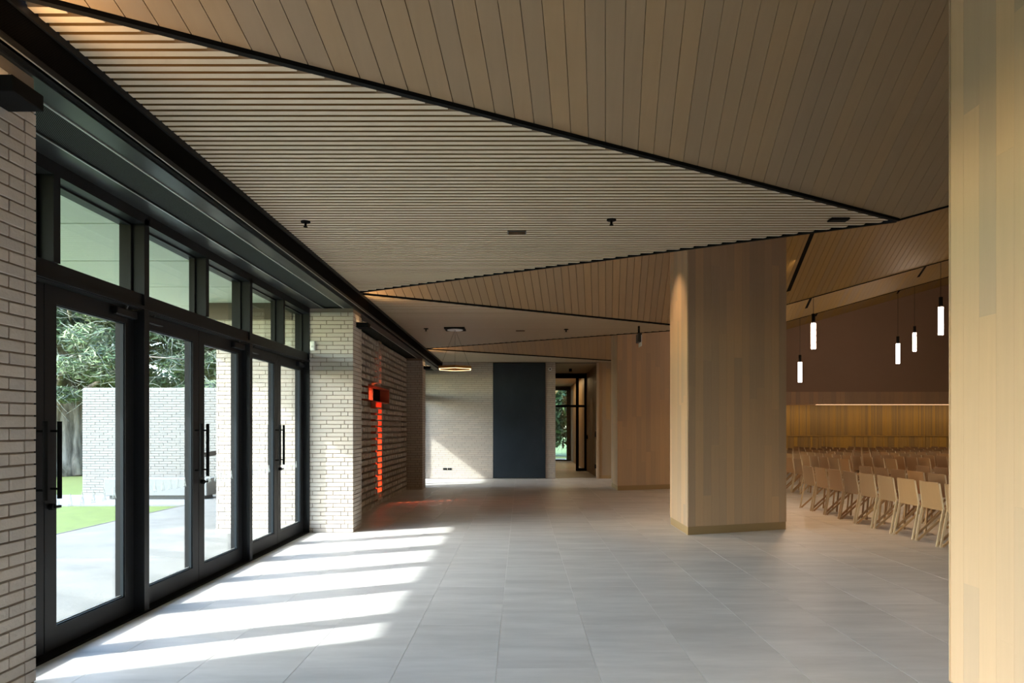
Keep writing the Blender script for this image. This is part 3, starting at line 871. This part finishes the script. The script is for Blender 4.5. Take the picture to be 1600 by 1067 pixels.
# ------------------------------------------------------------------ chairs
def curved(profile, half, th, n=6, bow=0.0):
    """ply shell following profile points (x,z), bowed across y"""
    v = []; rows = len(profile)
    for i, (x, z) in enumerate(profile):
        for j in range(n+1):
            u = -1+2*j/n; y = u*(half[i] if isinstance(half, list) else half)
            v.append((x - bow*(1-u*u)*(i/(rows-1)), y, z))
    b = MB()
    nv = len(v)
    # offset along the profile normal
    w = []
    for i, (x, z) in enumerate(profile):
        a = profile[max(i-1, 0)]; c = profile[min(i+1, rows-1)]
        tx, tz = c[0]-a[0], c[1]-a[1]; L = math.hypot(tx, tz); nx, nz = -tz/L*th, tx/L*th
        for j in range(n+1):
            p = v[i*(n+1)+j]; w.append((p[0]+nx, p[1], p[2]+nz))
    fs = []
    for i in range(rows-1):
        for j in range(n):
            a = i*(n+1)+j
            fs.append((a, a+1, a+n+2, a+n+1)); fs.append((nv+a, nv+a+n+1, nv+a+n+2, nv+a+1))
    for j in range(n):
        fs.append((j, nv+j, nv+j+1, j+1)); a = (rows-1)*(n+1)+j; fs.append((a, a+1, nv+a+1, nv+a))
    for i in range(rows-1):
        a = i*(n+1); fs.append((a, a+n+1, nv+a+n+1, nv+a)); a += n; fs.append((a, nv+a, nv+a+n+1, a+n+1))
    b.add(v+w, fs); return b
def mk_chair():
    root = bpy.data.objects.new('plywood_chair', None); COL.objects.link(root); root.empty_display_size = 0.1
    curved([(0.088, 0.455), (0.086, 0.52), (0.075, 0.60), (0.060, 0.70), (0.042, 0.81)], [0.225, 0.222, 0.218, 0.212, 0.207], 0.012, 6, 0.012).build('backrest', M['chair'], root)
    curved([(0.095, 0.452), (0.16, 0.437), (0.30, 0.435), (0.42, 0.448), (0.48, 0.445), (0.505, 0.43)], 0.215, 0.013, 4).build('seat', M['chair'], root)
    for s in (-1, 1):
        y = s*0.235
        b = MB().bar((0.0, y, 0.0), (0.045, y, 0.25), 0.018, 0.024).bar((0.045, y, 0.25), (0.088, y*0.985, 0.475), 0.018, 0.026)
        b.bar((0.088, y*0.985, 0.475), (0.046, y*0.90, 0.80), 0.016, 0.020)
        b.build('leg', M['chair_edge'], root)
        MB().bar((0.42, s*0.19, 0.0), (0.46, s*0.205, 0.435), 0.018, 0.026).build('leg', M['chair'], root)
        MB().bar((0.015, s*0.215, 0.015), (0.45, s*0.20, 0.415), 0.02, 0.026).build('brace', M['chair'], root)
    MB().bar((0.46, -0.20, 0.42), (0.46, 0.20, 0.42), 0.02, 0.025).build('seat_rail', M['chair'], root)
    return root
proto = mk_chair(); kids = list(proto.children)
def place_chair(x, y, rz, label, group, first=[True]):
    if first[0]: o = proto; first[0] = False
    else:
        o = proto.copy(); COL.objects.link(o)
        for c in kids:
            d = c.copy(); COL.objects.link(d); d.parent = o
    o.location = (x, y, 0); o.rotation_euler = (0, 0, rz)
    tag(o, label, 'chair', group)
ORD = ['first', 'second', 'third', 'fourth', 'fifth', 'sixth', 'seventh', 'eighth', 'ninth', 'tenth', 'eleventh', 'twelfth', 'thirteenth', 'fourteenth', 'fifteenth', 'sixteenth', 'seventeenth', 'eighteenth', 'nineteenth', 'twentieth', 'twenty-first', 'twenty-second', 'twenty-third', 'twenty-fourth', 'twenty-fifth']
nch = 0
for r_ in range(12):
    X = 5.30+1.08*r_
    for blk, (ys, ye) in enumerate(((12.70, 7.0), (26.6, 15.4+0.12*r_))):
        y = ys; col_i = 0
        while y > ye:
            lo, hi = 813+1066.7*X/(y+0.3), 813+1066.7*(X+0.1)/(y-0.3)
            if hi > 1228 and lo < 1486:
                if blk == 0:
                    g = 'near block of plywood chairs, row %s' % ORD[r_]
                    lab = 'plywood chair of the near block, %s row from the left, %s from the far end' % (ORD[r_], ORD[min(col_i, 14)])
                else:
                    g = 'far block of plywood chairs, row %s' % ORD[r_]
                    lab = 'plywood chair of the far block, %s row from the left, %s from the back' % (ORD[r_], ORD[min(col_i, 24)])
                place_chair(X+random.uniform(-0.008, 0.008), y+random.uniform(-0.008, 0.008), random.uniform(-0.015, 0.015), lab, g); nch += 1
            y -= 0.54; col_i += 1
print('chairs', nch, 'boards', cnt)

# ------------------------------------------------------------------ outside
struct('ground', MB().box(-90, 60, -60, 120, -0.30, -0.06), M['grass'])
pv = thing('paving', 'pale concrete paving outside the glazed doors', 'paving')
pm = MB(); y = -12.0; 
for (ya, yb) in ((-12, -8), (-8, -4), (-4, 0), (0, 4), (4, 8), (8, 12), (12, 15.8), (16.15, 20), (20, 24)):
    pm.box(-6.65, -3.3, ya+0.006, yb-0.006, -0.2, -0.012)
o = pm.build('slab', M['concrete'], pv); o['kind'] = 'stuff'
MB().box(-14, -6.66, 13.75, 15.83, -0.2, -0.03).build('slab', M['bench'], pv)
MB().box(-6.655, -6.645, -12, 13.7, -0.2, -0.005).build('kerb', M['kerb'], pv)
# exterior canopy
can = struct('trim_canopy', MB().box(-5.36, -3.05, -12, 24, 3.42, 3.75), M['black'])
can.name = 'ceiling_canopy'
y = -11.5
while y < 24:
    box_obj('soffit_panel', -5.30, -3.2, y+0.012, y+1.338, 3.32, 3.345, M['soffit'], can); y += 1.35
box_obj('edge_beam', -5.36, -5.28, -12, 24, 3.27, 3.75, M['gunmetal'], can)
box_obj('edge_strip', -3.40, -3.17, -12, 24, 3.305, 3.32, M['soffit'], can)
# timber beam zones on top of outside fins come down lower
for y0 in (P_NEAR, P_MID, P_FAR):
    trim(MB().box(-4.5, -3.3, y0-0.02, y0+0.02, 3.08, 3.34), mat('beam_cladding', (0.10, 0.075, 0.06), 0.6))
for y0 in (P_NEAR, P_MID, P_FAR): trim(MB().box(-4.41, -3.3, y0-0.012, y0+0.54, -0.06, 0.055), M['plinth'])
# garden wall
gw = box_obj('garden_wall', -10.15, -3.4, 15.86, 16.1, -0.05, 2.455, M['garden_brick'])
tag(gw, 'white brick garden wall outside, behind the concrete bench', 'garden wall')
gb = MB()
for r_ in range(int(2.5/COURSE)):
    z = -0.03+r_*COURSE; x = -10.16-[0.0, 0.19, 0.10][r_ % 3]
    while x < -3.45:
        x1, x2 = max(x, -10.16), min(x+0.29, -3.45)
        if x2-x1 > .02: gb.box(x1, x2, 15.84+random.uniform(-.002, .002), 15.9, z, z+BH)
        x += 0.2965
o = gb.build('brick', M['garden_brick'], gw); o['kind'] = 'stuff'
# bench
bn = MB().chamfer(-9.03, -6.80, 14.8, 15.35, 0.05, 0.42, 0.01).build('concrete_bench', M['bench']); tag(bn, 'long pale concrete block bench in front of the garden wall', 'bench')
MB().box(-8.95, -6.88, 14.88, 15.27, -0.028, 0.05).build('recessed_base', M['gunmetal'], bn)
# handrail behind
hr = MB().bar((-6.93, 14.95, 0.93), (-6.55, 15.6, 1.02), 0.05, 0.10).bar((-6.75, 15.5, -0.028), (-6.75, 15.5, 0.97), 0.04, 0.04).build('handrail', M['gunmetal']); tag(hr, 'short dark handrail outside at the end of the garden bench', 'handrail')

def leafy(name, blobs, n, m, parent, size=0.16, seed=1, flat=0.5, wr=0.34):
    rng = random.Random(seed); v = []; f = []
    for i in range(n):
        bx, by, bz, rx, ry_, rz = rng.choice(blobs)
        a = rng.uniform(0, 2*PI); c = rng.uniform(-1, 1); q = math.sqrt(1-c*c); rr = rng.uniform(0.45, 1.0)
        p = Vector((bx+rx*rr*q*math.cos(a), by+ry_*rr*q*math.sin(a), bz+rz*rr*c))
        t = Vector((rng.gauss(0, 1), rng.gauss(0, 1), rng.gauss(0, flat))).normalized()
        u = t.cross(Vector((rng.gauss(0, 1), rng.gauss(0, 1), rng.gauss(0, 1)))).normalized()
        L = size*rng.uniform(0.6, 1.5); W = L*wr
        b0 = len(v); v += [tuple(p-t*L*0.5), tuple(p+u*W*0.6), tuple(p+t*L*0.6), tuple(p-u*W*0.6)]
        f.append((b0, b0+1, b0+2, b0+3))
    mb = MB(); mb.v = v; mb.f = f
    me = bpy.data.meshes.new(name); me.from_pydata(v, [], f); me.materials.append(m)
    o = bpy.data.objects.new(name, me); COL.objects.link(o); o.parent = parent; o['kind'] = 'stuff'
    return o
# big cypress
tr = thing('cypress_tree', 'huge old cypress tree with ribbed grey trunk beyond the garden wall', 'tree', (-15.6, 23.0, -0.06))
rng = random.Random(3)
tk = MB()
tk.tube([(0, 0, 0), (0.05, 0, 0.5), (0.1, 0, 1.5), (0.0, 0.1, 2.8), (-0.1, 0.2, 4.5), (-0.2, 0, 7), (0, 0, 10)], [1.05, 0.85, 0.74, 0.66, 0.55, 0.4, 0.15], 18)
for k in range(11):
    a = 2*PI*k/11+rng.uniform(-.2, .2); pts = []; rd = []
    for z in (0, 0.7, 1.6, 2.7, 3.8):
        R_ = 0.98-0.10*z+(0.12 if z == 0 else 0); aa = a+z*0.10
        pts.append((R_*0.88*math.cos(aa), R_*0.88*math.sin(aa), z)); rd.append(0.19-0.025*z)
    tk.tube(pts, rd, 8)
tk.build('trunk', M['bark'], tr, smooth=True)
for k in range(26):
    a = rng.uniform(0, 2*PI); z = rng.uniform(2.2, 7.0); L = rng.uniform(3.0, 7.5)
    if k < 14: a = rng.uniform(-0.9, 0.5)
    pts = [(0, 0, z)]; x = y = 0; zz = z; aa = a
    for s in range(1, 6):
        aa += rng.uniform(-0.3, 0.3); x += L/5*math.cos(aa); y += L/5*math.sin(aa); zz += rng.uniform(-0.15, 0.5)*L/5
        pts.append((x, y, zz))
    MB().tube(pts, [0.10, 0.08, 0.06, 0.045, 0.03, 0.012], 7).build('branch', M['bark'], tr, smooth=True)
tw_ = MB()
for k in range(800):
    x, y, z = rng.uniform(-2, 7), rng.uniform(-3.6, 0), rng.uniform(2.3, 6.5); pts = [(x, y, z)]
    dx, dz = rng.uniform(-1, 1), rng.uniform(-0.9, 0.2)
    for s in range(4):
        x += dx*0.3; z += dz*0.22; dz += rng.uniform(-0.4, 0.4); y += rng.uniform(-.1, .1); pts.append((x, y, z))
    tw_.tube(pts, [0.011, 0.009, 0.006, 0.004, 0.002], 4)
o = tw_.build('twig', M['twig'], tr); o['kind'] = 'stuff'
bl = []
for k in range(300):
    x = rng.uniform(-2.5, 7.5); z = rng.uniform(2.6, 7.2)
    if z < 3.3 and rng.random() < 0.45: continue
    bl.append((x, rng.uniform(-3, 2.5), z, rng.uniform(0.5, 1.3), rng.uniform(0.5, 1.2), rng.uniform(0.15, 0.42)))
leafy('foliage', bl, 210000, M['leaf'], tr, 0.22, 5, 0.6, 0.14)
for i, (x, y, z, s, lab, m) in enumerate(((-19, 44, 0, 1.0, 'dense green tree far beyond the cypress', 'leaf2'), (-9.3, 34, 0, 0.9, 'green tree behind the garden wall, right of the cypress', 'leaf'),
                                (1.6, 40, 0, 0.8, 'dark leafy tree seen through the passage window', 'leaf2'), (-31, 40, 0, 1.0, 'distant green tree on the lawn at far left', 'leaf2'))):
    t = thing('leafy_tree', lab, 'tree', (x, y, -0.06), 0, 'trees beyond the building')
    MB().tube([(0, 0, 0), (0.1, 0, 2), (0, 0.1, 5)], [0.35, 0.28, 0.12], 10).build('trunk', M['bark'], t, smooth=True)
    R = random.Random(20+i); bl = [(R.uniform(-3, 3)*s, R.uniform(-2, 2), R.uniform(0.9, 8.5)*s, R.uniform(.8, 1.6), R.uniform(.8, 1.4), R.uniform(.5, 1.2)) for _ in range(60)]
    leafy('foliage', bl, 22000, M[m], t, 0.34, 30+i, 1.0)
